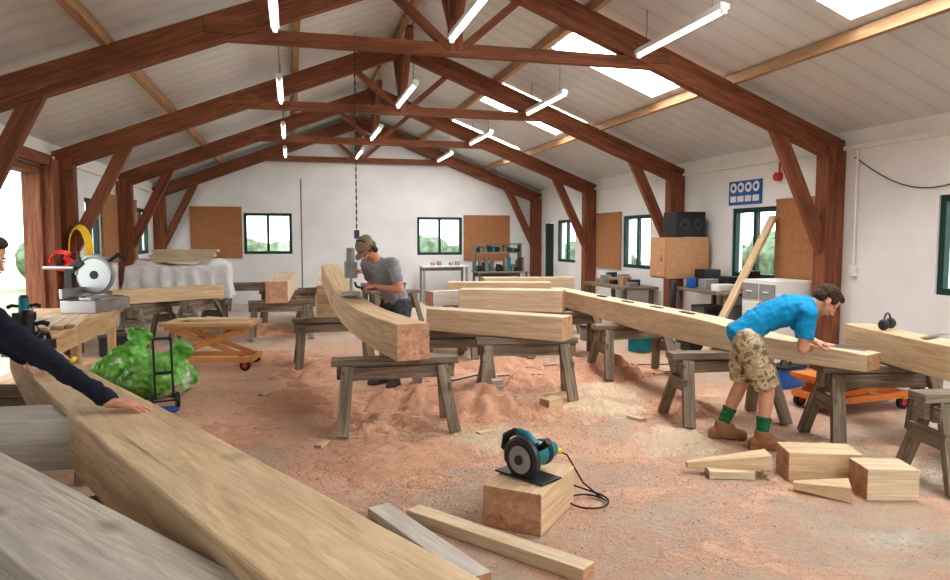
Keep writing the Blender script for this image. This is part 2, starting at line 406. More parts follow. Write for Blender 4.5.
def hedge(name,p0,p1,h,n):
    mb=MB(); p0=V(p0);p1=V(p1)
    for i in range(n):
        p=p0.lerp(p1,(i+.5)/n)+V((random.uniform(-.5,.5),random.uniform(-.5,.5),0)); hh=h*random.uniform(.6,1.15)
        mb.tube([(p.x,p.y,-.3),(p.x,p.y,hh*.5)],[.12,.08],0,6)
        for k in range(4):
            mb.ball((p.x+random.uniform(-.6,.6),p.y+random.uniform(-.6,.6),hh*(.3+.17*k)),random.uniform(.7,1.1),0,(1,1,.8),10,7)
    ob=mb.build(name,M_leaf,smooth='all')
    for v in ob.data.vertices: v.co+=v.normal*(noise.noise(v.co*2.5)*.35+noise.noise(v.co*7)*.15)
hedge('hedge',(-9,29,0),(14,29,0),1.3,18)
hedge('tree_row',(-18,26,0),(-18,48,0),1.5,12)
hedge('hedge',(17,3,0),(17,26,0),1.4,16)

# ------------------------------------------------ fluorescent lights
def tube_light(x,y,z=3.66):
    mb=MB()
    mb.box((x,y,z),(.08,1.6,.045),0); mb.box((x,y,z+.03),(.05,1.55,.02),0)
    mb.cyl((x,y-.76,z-.04),(x,y+.76,z-.04),.017,None,1,10)
    for s in (-1,1):
        mb.box((x,y+s*.78,z-.035),(.045,.03,.05),0)
        mb.cyl((x,y+s*.6,z+.04),(x,y+s*.6,zr(x)+CZ-.01),.004,None,2,6)
    mb.build('fluorescent_light',[M_white,M_tube,M_dark])
for y in (-1.2,2.6,6.3,10.0,13.7,17.1):
    for x in (-.12,1.60,3.68): tube_light(x,y,3.66 if x!=1.60 else 3.68)

# ------------------------------------------------ timber and trestles
def trestle(x,y,rz=0,L=1.05,H=.63):
    mb=MB(); j=lambda a:random.uniform(-a,a)
    mb.path([(-L/2+j(.03),j(.008),H-.03),(0,j(.008),H-.03),(L/2+j(.03),j(.008),H-.03)],[.165+j(.015),.17,.16+j(.015)],.06); mb.box((0,0,H-.12),(L-.04,.07,.12))
    for s in (-1,1):
        mb.path([(-L/2+.05+j(.03),s*.055,H-.125+j(.012)),(L/2-.05+j(.03),s*.055,H-.125+j(.012))],.028,.11+j(.012))
        ex=s*(L/2-.13)
        for t in (-1,1):
            mb.path([(ex+j(.02),t*.07,H-.07),(ex+s*.07+j(.03),t*.27+j(.025),.014)],.10+j(.01),.05,up=V((0,t,.35)))
        mb.path([(ex+s*.055,-.17+j(.02),H-.28+j(.03)),(ex+s*.055,.17+j(.02),H-.28+j(.03))],.028,.12+j(.02))
        mb.path([(ex+s*.05,-.12,H-.14),(ex+s*.05,.12,H-.14)],.028,.1)
    return mb.build('sawhorse_trestle',M_tres,loc=(x,y,0),rz=rz,bevel=.004)
def beam(name,pts,w,h,mat=None,sub=6,bev=.008,wane=.004):
    P=[V(p) for p in pts]; n=len(P); out=[];W=[];H=[]
    wl=w if isinstance(w,(list,tuple)) else [w]*n; hl=h if isinstance(h,(list,tuple)) else [h]*n
    for i in range(n-1):
        a=P[max(i-1,0)];b=P[i];c=P[i+1];d=P[min(i+2,n-1)]
        for k in range(sub):
            t=k/sub
            out.append(.5*((2*b)+(c-a)*t+(2*a-5*b+4*c-d)*t*t+(3*b-a-3*c+d)*t**3)); W.append(wl[i]+(wl[i+1]-wl[i])*t+random.uniform(-wane,wane)); H.append(hl[i]+(hl[i+1]-hl[i])*t)
    out.append(P[-1]);W.append(wl[-1]);H.append(hl[-1])
    mb=MB(); mb.path(out,W,H,0,1)
    return mb.build(name,[mat or M_oak,M_end],bevel=bev)
trestle(.85,5.98,-.08,1.05,.625); trestle(.5,9.15,.1)
beam('curved_oak_beam',[(.96,5.72,.785),(.86,6.3,.785),(.72,7.1,.81),(.62,7.9,.87),(.54,8.7,1.0),(.48,9.5,1.19)],[.29,.29,.27,.26,.24,.23],[.31,.30,.28,.26,.25,.23],M_oak)
MB().box((.5,9.15,.785),(.45,.16,.30)).build('packing_block',[M_oak2],bevel=.006)
trestle(2.32,6.8,-.15); trestle(1.72,7.55,-.1,.95,.62); trestle(2.75,9.4,.2,1.0,.62); trestle(3.65,9.15,-.05,1.2,.62)
beam('oak_beam',[(1.5,7.6,.76),(2.0,7.05,.76),(2.62,6.42,.76)],[.26,.25,.24],.24,M_oak2)
beam('oak_beam',[(2.3,9.65,.785),(3.0,9.35,.785),(3.62,9.02,.785)],[.34,.36,.34],.3,M_oak2)
beam('oak_beam',[(1.95,10.2,.75),(2.6,10.4,.75),(3.3,10.35,.75)],.25,.22,M_oakG)
trestle(2.25,10.28,1.4); trestle(3.1,10.4,1.5)
trestle(3.0,11.7,.1); trestle(4.3,11.4,.1)
beam('oak_beam',[(2.6,11.8,.765),(4.3,11.35,.765)],.3,.26,M_oak)
beam('oak_beam',[(3.6,13.2,.76),(5.4,13.0,.76)],.26,.24,M_oak2); trestle(3.9,13.2,1.5); trestle(5.1,13.05,1.5)
beam('long_oak_beam',[(3.98,10.2,.76),(3.92,8.8,.76),(3.86,7.2,.76),(3.87,5.9,.76),(3.99,5.15,.725),(4.28,4.35,.705)],[.25,.26,.3,.3,.26,.22],[.24,.24,.26,.25,.18,.13],M_oak2)
trestle(3.75,5.5,-.12,1.0); trestle(3.95,7.6,.0,1.0); trestle(4.6,4.62,-.2,1.05)
mb=MB()
for y,x in ((6.3,3.865),(6.9,3.86),(7.6,3.868),(8.4,3.90)): mb.box((x,y,.893),(.05,.22,.012),0)
mb.build('dark_beam_slots',[M_dark])  # dark slots, added as thin dark plates on top; the beam is uncut
beam('oak_beam',[(4.88,5.15,.765),(4.67,4.3,.765),(4.47,3.2,.765)],.25,.25,M_oak)
trestle(4.5,3.62,-.15,1.0)
mb=MB(); mb.box((0,0,.02),(.22,.03,.03),0); mb.cyl((-.11,0,.02),(-.2,0,.02),.015,.018,1,8); mb.build('framing_chisel',[M_steel,M_ply],loc=(4.22,4.52,.775),rz=-.9)
mb=MB(); mb.box((0,0,.01),(.36,.045,.005),0); mb.box((.18,-.10,.01),(.045,.24,.005),0); mb.build('framing_square',[M_steel],loc=(4.72,4.25,.893),rz=.4)
# foreground beams
beam('foreground_oak_beam',[(-1.98,6.05,.74),(-1.42,4.75,.74),(-.74,3.37,.73),(.17,1.6,.72),(.72,.5,.72)],[.26,.30,.36,.39,.39],[.2,.22,.26,.26,.26],M_oakF,8,bev=.012)
trestle(-1.75,5.45,-.3,1.0,.61); trestle(.35,.95,.4,1.2,.56); trestle(-.95,3.05,.5,1.0,.56)
beam('cross_timber',[(-.95,3.62,.72),(-1.55,3.66,.72)],.30,.24,M_oakG,2)
beam('grey_oak_beam',[(-1.42,3.24,.69),(-1.34,3.13,.69),(-.275,1.72,.69),(.10,1.20,.69)],.33,.21,M_oakG,4,bev=.01)
# left background
trestle(-.2,11.9,.05); trestle(-.1,14.2,.05)
beam('oak_beam',[(-.25,11.3,.805),(-.1,14.6,.805)],.34,.34,M_oak2)
trestle(-2.2,11.9,1.2); trestle(-1.5,12.4,1.2); beam('oak_beam',[(-2.7,11.6,.75),(-1.2,12.6,.75)],.26,.22,M_oak)
trestle(.55,12.6,.2); trestle(.6,14.8,.2); beam('oak_beam',[(.5,12.3,.735),(.65,15.2,.735)],.22,.2,M_oak2)
trestle(-1.0,16.9,.1); trestle(1.9,13.6,.3); trestle(2.0,16.0,.0); beam('oak_beam',[(1.85,13.2,.735),(2.0,16.4,.735)],.22,.2,M_oakG)

# offcuts
MB().box((0,0,.12),(.36,.56,.24),0,0,1).build('timber_block',[M_oak,M_end],loc=(1.35,3.87,0),rz=-.72,bevel=.008)
MB().path([(.66,3.98,.035),(1.36,3.03,.035)],.11,.07,0,1).build('timber_offcut',[M_oak2,M_end],bevel=.004)
MB().path([(.47,4.1,.03),(.83,3.10,.03)],.14,.05,0,1).build('timber_offcut',[M_oakG,M_end],bevel=.004)
MB().box((0,0,.10),(.48,.26,.20),0,0,1).build('timber_block',[M_oak,M_end],loc=(3.50,4.0,0),rz=-.35,bevel=.006)
MB().box((0,0,.10),(.32,.25,.20),0,0,1).build('timber_block',[M_oak2,M_end],loc=(3.66,3.61,0),rz=-.3,bevel=.006)
# long tapered wedge leaning over a small block
MB().path([(2.66,4.30,.06),(3.18,4.10,.115)],[.05,.17],[.04,.10],0,1).build('timber_wedge',[M_oak,M_end],bevel=.004)
MB().path([(2.76,4.2,.03),(3.05,4.10,.03)],[.14,.14],[.055,.055],0,1).build('timber_offcut',[M_oak2,M_end],bevel=.004)
MB().path([(3.14,3.80,.04),(3.40,3.60,.05)],[.05,.20],[.05,.10],0,1).build('timber_wedge',[M_oak,M_end],bevel=.004)
MB().box((0,0,.07),(.2,.12,.14),0,0,1).build('timber_block',[M_oak,M_end],loc=(2.35,6.15,0),rz=.5,bevel=.005)
MB().box((0,0,.06),(.14,.14,.12),0,0,1).build('timber_block',[M_oakG,M_end],loc=(2.1,7.2,0),rz=.2,bevel=.005)
for (x,y,r_) in ((1.55,5.6,.4),(.2,5.6,1.1),(2.9,7.1,.2),(-.3,7.6,.9),(3.0,5.7,2.0)):
    MB().box((0,0,.015),(.16,.06,.025),0,0,1).build('timber_offcut',[M_oak2,M_end],loc=(x,y,0),rz=r_,bevel=.003)

# ------------------------------------------------ sawdust
def mound(x,y,r,h,mat,seed):
    mb=MB(); N=64
    for i in range(N+1):
        for j in range(N+1):
            a=(i/N*2-1);b=(j/N*2-1); rr=math.hypot(a,b); th=math.atan2(b,a)
            k=.70+.26*noise.noise(V((math.cos(th)*1.6+seed,math.sin(th)*1.6,seed)))+.30*noise.noise(V((a*5,b*5,seed)))+.16*noise.noise(V((a*14,b*14,seed)))
            e=max(0,1-(rr/max(k,.05))**1.3)
            hh=e**1.25*h*(1+.6*noise.noise(V((a*5,b*5,seed))))+(.022*noise.noise(V((a*r*35,b*r*35,seed)))+.016*noise.noise(V((a*r*80,b*r*80,seed))))*min(1,e*4)
            z=hh if e>0 else -.02
            mb.v.append(V((x+a*r,y+b*r,z-.004)))
    for i in range(N):
        for j in range(N):
            q=i*(N+1)+j
            if all(mb.v[t].z<-.015 for t in (q,q+N+1,q+N+2,q+1)): continue
            mb.face((q,q+N+1,q+N+2,q+1),[(0,0)]*4,0)
    mb.build('sawdust_pile',mat,smooth='all')
for i,(x,y,r,h,mt) in enumerate([(1.78,6.45,.8,.20,M_chips),(2.2,6.15,.5,.08,M_chips),(1.25,6.9,.85,.16,M_chips),(.75,6.15,.6,.08,M_chips),(3.75,7.9,.85,.19,M_chips),(3.1,7.6,.7,.09,M_chips),(.1,7.1,.9,.08,M_chips),(.35,8.6,.9,.14,M_chips),(-.2,9.8,.9,.09,M_chips),(.7,5.1,.9,.06,M_chips),(2.6,8.6,.8,.13,M_chips),(-.4,12.8,1.1,.15,M_chips),(1.4,8.5,.8,.14,M_chips),(2.9,6.2,.6,.05,M_chips2),(4.1,4.3,.6,.06,M_chips2),(3.0,5.0,.6,.035,M_chips2),(3.2,6.9,.6,.06,M_chips2),(3.6,5.9,.6,.09,M_chips),(-.6,6.0,.7,.05,M_chips),(1.6,5.4,.6,.03,M_chips2),(2.5,7.4,.7,.11,M_chips)]): mound(x,y,r,h,mt,i*3.1)
mb=MB()
hs=[(1.8,6.5,.6,3000),(1.1,5.9,.9,3000),(.3,6.6,.9,2200),(.5,4.8,.8,2200),(3.4,7.5,.8,1800),(2.3,5.5,1,1600),(0,8.5,1,1500),(2,9,1.6,1500),(1.2,4.2,.9,1400),(3.3,4.6,.9,1600),(0,11,1.5,800),(4,4.3,.5,900)]
for (cx,cy,sg,n) in hs:
    for _ in range(n):
        x=random.gauss(cx,sg);y=random.gauss(cy,sg)
        if not(-2.9<x<6.2 and .8<y<17): continue
        a=random.random()*6.28; l=random.uniform(.003,.011); w=random.uniform(.002,.006); c,s_=math.cos(a),math.sin(a)
        o=len(mb.v); zz=random.uniform(.002,.008)
        for (u,v,q) in ((-l,-w,0),(-l,w,0),(0,w,zz),(0,-w,zz),(l,-w,.001),(l,w,.001)):
            mb.v.append(V((x+u*c-v*s_,y+u*s_+v*c,.002+q)))
        m=0 if random.random()<.6 else 1
        mb.face((o,o+3,o+2,o+1),[(0,0)]*4,m); mb.face((o+3,o+4,o+5,o+2),[(0,0)]*4,m)
mb.build('wood_shavings',[M_chips,M_chips2])

# ------------------------------------------------ tools
def circ_saw(name,loc,rz,pm=M_teal):
    mb=MB()
    mb.box((0,0,.006),(.32,.16,.01),3)
    mb.cyl((0,-.06,.095),(0,-.02,.095),.105,None,3,30)
    mb.cyl((0,-.068,.095),(0,-.062,.095),.072,None,4,30); mb.cyl((0,-.08,.095),(0,-.068,.095),.025,None,3,16)
    mb.tube([(math.cos(a)*.098,-.045,.095+math.sin(a)*.098) for a in [i*math.pi/10 for i in range(-1,12)]],.022,3,8)
    mb.cyl((0,-.02,.10),(0,.14,.10),.066,.062,0,20); mb.cyl((0,.14,.10),(0,.20,.10),.058,.040,0,20); mb.cyl((0,.10,.10),(0,.13,.10),.068,None,1,20)
    mb.tube([(.02,.02,.16),(-.03,.02,.20),(-.11,.02,.205),(-.17,.02,.17),(-.18,.02,.11),(-.13,.02,.08),(-.05,.02,.09)],[.024,.022,.020,.022,.024,.02,.022],1,10)
    mb.tube([(.03,.02,.155),(-.03,.02,.202),(-.08,.02,.208)],[.028,.026,.024],0,10)
    mb.tube([(.04,.02,.14),(.09,.02,.17),(.12,.02,.2)],[.016,.018,.022],1,10)
    return mb.build(name,[pm,M_black,M_steel,M_dark,M_alu],loc=loc,rz=rz,smooth=True,bevel=.002)
o=circ_saw('circular_saw',(1.33,3.86,.243),-1.05); o.scale=(1.15,1.15,1.15)
cab=MB(); pts=[V((1.47,4.0,.30)),V((1.56,4.06,.33)),V((1.66,4.06,.28))]
pts+=[V((1.76,4.03,.1)),V((1.86,4.0,.012))]
for i in range(22):
    a=i*.32; pts.append(V((1.75+.12*math.cos(a),3.92+.13*math.sin(a),.012+.001*i)))
pts+= [V((1.75,4.25,.02)),V((1.6,4.45,.012))]
cab.tube(pts,.006,0,7); cab.cyl((1.53,4.05,.33),(1.62,4.06,.305),.018,None,1,10); cab.build('power_cable',[M_black,M_yel],smooth=True)
def grinder(name,loc,rz,main):
    mb=MB(); mb.box((0,0,.05),(.2,.12,.1),1); mb.cyl((0,0,.09),(0,0,.24),.05,.045,0,16); mb.cyl((0,0,.24),(0,0,.27),.045,.03,1,16)
    for s in (-1,1): mb.tube([(s*.04,0,.16),(s*.1,0,.17),(s*.14,0,.15)],[.014,.018,.02],1,10)
    mb.tube([(.0,.05,.2),(.03,.12,.2),(.1,.2,.03)],.006,1,6)
    mb.build(name,[main,M_black],loc=loc,rz=rz,smooth=True,bevel=.003)
grinder('plunge_router',(-1.93,5.88,.845),.3,M_black)
mb=MB(); mb.box((0,0,.05),(.34,.12,.07),0); mb.box((0,0,.01),(.36,.09,.02),1); mb.tube([(.02,0,.08),(.08,0,.14),(.15,0,.12),(.16,0,.08)],.018,0,8); mb.ball((-.12,0,.1),.03,0); mb.build('electric_planer',[M_black,M_steel],loc=(-1.80,5.5,.842),rz=1.0,smooth=True,bevel=.006)
MB().box((0,0,.01),(.045,.2,.008),0).cyl((0,.1,.016),(0,.24,.016),.014,.016,1,10).build('wood_chisel',[M_steel,M_yel],loc=(-1.35,4.78,.852),rz=.15)
MB().box((0,0,.012),(.03,.26,.012),0).build('sliding_bevel',[M_steel],loc=(-1.5,5.05,.85),rz=.9)
mo=MB()
bx,by,bz=.62,7.83,1.02
mo.box((bx,by,bz+.02),(.2,.22,.03),1)
for s in (-1,1): mo.cyl((bx,by+s*.07,bz+.01),(bx,by+s*.07,bz+.48),.012,None,1,8)
mo.box((bx,by,bz+.28),(.13,.15,.18),0); mo.cyl((bx,by,bz+.36),(bx,by,bz+.52),.05,.045,0,14); mo.box((bx,by,bz+.08),(.03,.06,.2),1)
mo.tube([(bx+.05,by+.05,1.33),(.66,7.93,1.31),(.685,7.97,1.295)],.014,2,8); mo.tube([(bx+.04,by-.05,1.16),(.67,7.72,1.12),(.735,7.655,1.105)],.014,2,8)
mo.build('chain_mortiser',[M_grey,M_alu,M_black],smooth=True,bevel=.004)
mb=MB(); X,Y=.89,10.1; z=zr(X)+CZ-.03; k=0
while z>1.75:
    mb.box((X,Y,z-.03),(.02 if k%2 else .008,.008 if k%2 else .02,.06)); z-=.05; k+=1
mb.box((X,Y,1.7),(.07,.07,.12),1); mb.tube([(X,Y,1.63),(X,Y,1.57),(X+.03,Y,1.53),(X+.05,Y,1.57)],.01,0,8); mb.build('chain_hoist',[M_dark,M_dark])
MB().cyl((.22,17.3,.05),(.22,17.3,3.05),.016,None,0,8).box((.22,17.3,.03),(.4,.4,.05)).build('marking_pole_stand',[M_tres])
# workbench left
wb=MB()
wb.box((-2.48,7.6,.80),(1.0,3.2,.05),0)
for y in (6.2,7.6,9.0):
    for x in (-2.9,-2.08): wb.box((x,y,.385),(.08,.08,.77),0)
wb.box((-2.06,7.6,.68),(.03,3.0,.15),0); wb.box((-2.48,7.6,.22),(.9,2.9,.02),0)
wb.build('workbench',[M_ply],bevel=.004)
ms=MB()
ms.box((0,0,.05),(.5,.3,.1),1); ms.cyl((0,-.05,.1),(0,-.05,.12),.17,None,1,24); ms.box((0,.1,.16),(.62,.03,.08),1)
ms.cyl((-.018,0,.30),(-.010,0,.30),.15,None,1,34); ms.cyl((-.026,0,.30),(-.018,0,.30),.035,None,2,16)
ms.cyl((-.008,0,.30),(.02,0,.30),.165,None,4,30)
ms.tube([(-.0,.155*math.cos(a),.30+.155*math.sin(a)) for a in [i*math.pi/12 for i in range(0,13)]],.025,4,10)
ms.path([(0,.22,.12),(0,.22,.32),(0,.1,.42)],.06,.07,2); ms.cyl((.02,0,.30),(.19,.0,.34),.06,.05,0,16)
ms.tube([(0,-.12,.42),(0,-.2,.47),(0,-.27,.42)],.02,2,8)
ms.cyl((.05,.15,.36),(.05,.42,.36),.014,None,1,8); ms.cyl((-.05,.15,.36),(-.05,.42,.36),.014,None,1,8)
o=ms.build('mitre_saw',[M_teal,M_steel,M_black,M_red,M_alu],loc=(-2.18,8.80,.826),rz=1.25,smooth=True,bevel=.003); o.scale=(1.35,1.35,1.35)
grinder('plunge_router',(-2.55,7.7,.826),.3,M_teal); grinder('plunge_router',(-2.75,7.0,.826),1,M_black)
mb=MB()
for i in range(5): mb.path([(-2.30+.08*i,6.7+.1*i,.845),(-2.42+.08*i,8.0,.845)],.07,.03,0,1)
mb.build('plank_stack',[M_oak2,M_end])
fe=MB(); fe.cyl((0,0,0),(0,0,.42),.075,None,0,18); fe.ball((0,0,.42),.075,0,(1,1,.6)); fe.cyl((0,0,.45),(0,0,.52),.02,None,1,8); fe.box((.03,0,.53),(.12,.02,.03),1); fe.tube([(.0,0,.5),(.1,0,.42),(.1,0,.15)],.012,1,8)
fe.build('fire_extinguisher',[M_red,M_black],loc=(-2.95,10.65,.9),smooth=True)
hr=MB()
for k in range(5): hr.tube([(.02*k,(.12+.012*k)*math.cos(a),(.28+.012*k)*math.sin(a)) for a in [i*math.pi/10 for i in range(20)]]+[(.02*k,.12+.012*k,0)],.012,0,7)
hr.build('yellow_hose_coil',[M_yel],loc=(-2.88,10.78,1.5),smooth=True,rz=1.3)
hr=MB()
for k in range(4): hr.tube([(.02*k+.03*math.sin(4*a),(.13+.012*k)*math.cos(a)+.03*math.sin(5*a),(.10+.012*k)*math.sin(a)) for a in [i*math.pi/10 for i in range(20)]]+[(.02*k,.13+.012*k,0)],.010,0,7)
hr.build('red_cable_coil',[M_red],loc=(-2.98,10.3,1.35),smooth=True,rz=1.2)

def bag(x,y,s,rz,seed,nm='rubble_bag'):
    mb=MB(); mb.ball((0,0,.17*s),.33*s,0,(1.1,.85,.58)); mb.ball((.05*s,0,.24*s),.25*s,0,(1,.9,.7)); mb.ball((-.18*s,.05*s,.14*s),.2*s,0,(1,1,.75))
    mb.tube([(.1*s,0,.3*s),(.2*s,0,.42*s),(.27*s,.02,.48*s)],[.14*s,.07*s,.12*s],0,12)
    o=remesh(mb,nm,M_bag,.016,2,None,0)
    for v in o.data.vertices:
        p=v.co; r1=abs(noise.noise(p*6+V((seed,0,0)))); r2=abs(noise.noise(p*13+V((seed,3,0))))
        v.co=p+v.normal*(.07*(.25-r1)+.05*(.25-r2)+.01*noise.noise(p*30))
        if v.co.z<.005: v.co.z=.005
    o.location=(x,y,0); o.rotation_euler=(0,0,rz)
bag(-1.38,7.85,1.05,.2,1); bag(-1.78,8.25,1.15,1.2,5)
st=MB()
for s in (-1,1):
    st.tube([(s*.08,0,.1),(s*.08,.06,.62),(s*.08,.06,.68)],.011,0,8); st.cyl((s*.10,0,.08),(s*.13,0,.08),.075,None,0,18)
st.tube([(-.08,.06,.68),(.08,.06,.68)],.013,0,8); st.box((0,.03,.35),(.16,.02,.03)); st.box((0,-.1,.02),(.2,.18,.012),1); st.cyl((-.13,0,.08),(.13,0,.08),.01,None,0,8)
st.build('hand_trolley',[M_black,M_blue],loc=(-1.22,7.2,0),rz=.3,smooth=True)
def lift(name,x,y,rz,H,Hm=M_ply,L=1.0,W=.55,fm=None):
    mb=MB()
    mb.box((0,0,H-.02),(L,W,.04),1); mb.box((0,0,H-.06),(L*.92,W*.85,.04),0)
    for s in (-1,1):
        mb.box((0,s*W*.4,.14),(L,.05,.06),0)
        a=(-L*.42,s*W*.33,.17);b=(L*.40,s*W*.33,H-.09); mb.path([a,b],.02,.06,0); mb.path([(a[0],s*W*.27,b[2]),(b[0],s*W*.27,a[2])],.02,.06,0)
        for t in (-1,1):
            mb.cyl((t*L*.42,s*W*.4-.02,.065),(t*L*.42,s*W*.4+.02,.065),.063,None,2,18); mb.box((t*L*.42,s*W*.4,.12),(.06,.07,.04),0)
            mb.cyl((t*L*.42,s*W*.4-.024,.065),(t*L*.42,s*W*.4+.024,.065),.03,None,3,12)
    mb.box((-L*.48,0,.14),(.05,W*.8,.06),0); mb.box((L*.48,0,.14),(.05,W*.8,.06),0)
    mb.build(name,[fm or M_orange,Hm,M_rubber,M_red],loc=(x,y,0),rz=rz,smooth=True)
lift('scissor_lift_table',-1.0,9.40,-.2,.60,M_ply,1.1,.62,M_orange2)
mb=MB(); mb.path([(-.4,.0,.015),(.45,.05,.015)],.16,.03,0,1); mb.path([(-.35,.18,.012),(.2,.12,.012)],.09,.024,0,1); mb.build('timber_offcut',[M_oak2,M_end],loc=(-1.0,9.40,.602),rz=-.1)
lift('scissor_lift_table',5.25,5.6,.1,.34,M_orange)

# covered machine at back left
mb=MB(); mb.box((-2.15,14.9,.80),(1.85,.9,.64)); mb.ball((-2.8,14.8,1.12),.3,0,(1,1,.45)); mb.ball((-1.5,14.8,1.10),.3,0,(1.1,1,.5))
ob=remesh(mb,'sheet_covered_machine',M_sheet,.03,3)
for v in ob.data.vertices:
    p=v.co.copy(); k=max(0,min(1,(1.15-p.z)/.5))
    v.co=p+V((p.x+2.15,p.y-14.9,0)).normalized()*k*.06*(math.sin(p.x*22+p.y*19)+noise.noise(p*4)*1.5)+V((0,0,.03*noise.noise(p*5)))
    if p.z<.52: v.co.z+= .05*noise.noise(V((p.x*6,p.y*6,0)))
mb=MB()
for x in (-2.95,-1.35):
    for y in (14.6,15.2): mb.box((x,y,.22),(.08,.08,.43),0)
mb.box((-2.15,14.9,.36),(1.7,.7,.05),0); mb.build('machine_stand',[M_tres])
mb=MB()
for i in range(5): mb.box((-2.15+.03*i,14.9,1.20+.05*i),(1.2-.1*(i%2),.45,.045),0)
mb.build('board_stack',[M_oak2])
def table(name,x,y,L,W,H,rz,mt,ml):
    mb=MB(); mb.box((0,0,H-.02),(L,W,.04),0)
    for s in (-1,1):
        for t in (-1,1): mb.box((s*(L/2-.05),t*(W/2-.05),(H-.04)/2),(.05,.05,H-.04),1)
    mb.box((0,W/2-.05,H-.1),(L-.1,.03,.1),1)
    mb.build(name,[mt,ml],loc=(x,y,0),rz=rz,bevel=.003)
table('folding_table',3.75,17.6,1.2,.6,.95,0,M_white,M_grey)
table('tool_table',5.05,16.9,1.3,.7,.82,0,M_tres,M_tres)
mb=MB()
for i in range(26):
    x=4.47+(i%13)*.095; h=random.uniform(.08,.36); y=16.75+.25*(i//13)+random.uniform(-.05,.05)
    if i%3==0: mb.cyl((x,y,.822),(x,y,.822+h),.04,.035,i%5,10)
    else: mb.box((x,y,.822+h/2),(.085,.12,h),i%5,0)
for k in (1.28,1.5): mb.box((5.05,17.15,k),(1.25,.28,.03),4)
for s in (-1,1): mb.box((5.05+s*.6,17.15,1.17),(.03,.28,.7),4)
for i in range(11):
    h=random.uniform(.08,.17); mb.box((4.51+i*.105,17.15,1.297+h/2),(.085,.16,h),(i*2)%5)
for i in range(8):
    h=random.uniform(.1,.3); mb.box((4.55+i*.13,16.9,.12+h/2),(.11,.4,h),(i*3)%5)
mb.build('stored_tools',[M_black,M_dark,M_tres,M_teal,M_tres])
mb=MB()
for i in range(6): mb.box((3.3+i*.16,17.55,.952+.03+.01*(i%3)),(.1,.12,.06+.02*(i%3)),i%3)
mb.build('paperwork_boxes',[M_white,M_osb,M_grey])
mb=MB(); mb.ball((0,0,.2),.3,0,(1,.8,.7)); mb.ball((.2,.1,.15),.22,0,(1,.8,.7)); ob=remesh(mb,'black_bin_bag',M_black,.025,3,None,.03,7); ob.location=(4.0,15.9,0)
mb=MB()
for i in range(9): mb.path([(6.05+.13*(i%3),14.9,.06+.1*(i//3)),(6.05+.13*(i%3),17.0-.3*(i%2),.06+.1*(i//3))],.11,.085,0,1)
mb.build('timber_stack',[M_oak2,M_end])
mb=MB()
mb.box((6.2,12.6,.72),(.7,1.9,.05),0)
for y in (11.8,13.4):
    for x in (5.93,6.48): mb.box((x,y,.35),(.07,.07,.69),0)
for i in range(9): mb.box((6.2+random.uniform(-.15,.15),11.85+i*.19,.748+.04+.02*(i%4)),(.18,.14,.08+.04*(i%4)),1+i%3)
mb.build('side_bench',[M_tres,M_grey,M_dark,M_osb])
mb=MB(); mb.box((6.13,10.25,1.33),(.76,.5,.66),0); mb.box((5.735,10.25,1.33),(.03,.46,.6),0); mb.box((5.71,10.1,1.33),(.02,.02,.1),1); mb.build('wall_cabinet',[M_osb,M_steel],bevel=.006)
mb=MB(); mb.box((6.2,10.25,1.87),(.52,.42,.4),0)
for xx in (6.08,6.32): mb.cyl((xx,10.03,1.87),(xx,10.05,1.87),.09,None,1,20); mb.ball((xx,10.03,1.87),.04,0)
mb.build('speaker',[M_black,M_dark],bevel=.02)
mb=MB(); mb.box((6.2,9.2,.86),(.75,1.4,.04),0)
for y in (8.58,9.82):
    for x in (5.88,6.5): mb.box((x,y,.42),(.06,.06,.84),0)
mb.box((6.2,9.2,.3),(.7,1.3,.03),0); mb.build('desk',[M_tres],bevel=.004)
mb=MB()
for i,(x,y,sx,sy,sz,m) in enumerate([(6.3,9.7,.3,.26,.28,0),(6.1,9.35,.25,.2,.15,1),(6.3,9.1,.25,.25,.2,0),(6.05,8.9,.3,.2,.1,2),(6.35,8.72,.2,.2,.3,0),(5.95,9.6,.12,.1,.16,3)]): mb.box((x,y,.882+sz/2),(sx,sy,sz),m)
for i,(x,y,sx,sy,sz,m) in enumerate([(6.2,9.5,.4,.35,.3,1),(6.2,9.05,.4,.35,.25,0),(6.25,8.75,.4,.2,.35,1)]): mb.box((x,y,.318+sz/2),(sx,sy,sz),m)
mb.build('desk_clutter',[M_black,M_grey,M_white,M_blue],bevel=.01)
mb=MB()
mb.box((6.2,7.9,.55),(.6,.7,1.1),0)
for k in range(4):
    for q in (-1,1): mb.box((5.89,7.9+q*.17,.2+.25*k),(.02,.30,.21),1 if (k+q)%3 else 2); mb.box((5.87,7.9+q*.17,.2+.25*k),(.02,.1,.02),0)
mb.build('drawer_cabinet',[M_white,M_grey,M_white],bevel=.005)
MB().path([(5.35,8.32,.03),(6.5,8.44,1.95)],.13,.04,0,1).build('leaning_plank',[M_oak,M_end])
mb=MB(); mb.cyl((0,0,.1),(0,0,.45),.03,None,0,10); mb.box((0,0,.48),(.45,.45,.08),0); mb.path([(.22,0,.5),(.28,0,1.0)],.4,.06,0,up=V((1,0,0)))
for k in range(5):
    a=k*1.257; mb.tube([(0,0,.12),(.27*math.cos(a),.27*math.sin(a),.08)],.02,0,8); mb.ball((.27*math.cos(a),.27*math.sin(a),.036),.034,0)
mb.build('office_chair',[M_black],loc=(5.4,9.7,0),rz=-.4,smooth=True,bevel=.015)
mb=MB(); mb.box((XR-.01,9.22,2.33),(.015,.78,.36),0)
for k in range(4):
    y=8.95+k*.18; mb.cyl((XR-.025,y,2.41),(XR-.015,y,2.41),.075,None,1,20); mb.ball((XR-.027,y,2.41),.035,0,(.3,1,1)); mb.box((XR-.022,y,2.24),(.01,.14,.09),1)
mb.build('safety_sign',[M_blue,M_white])
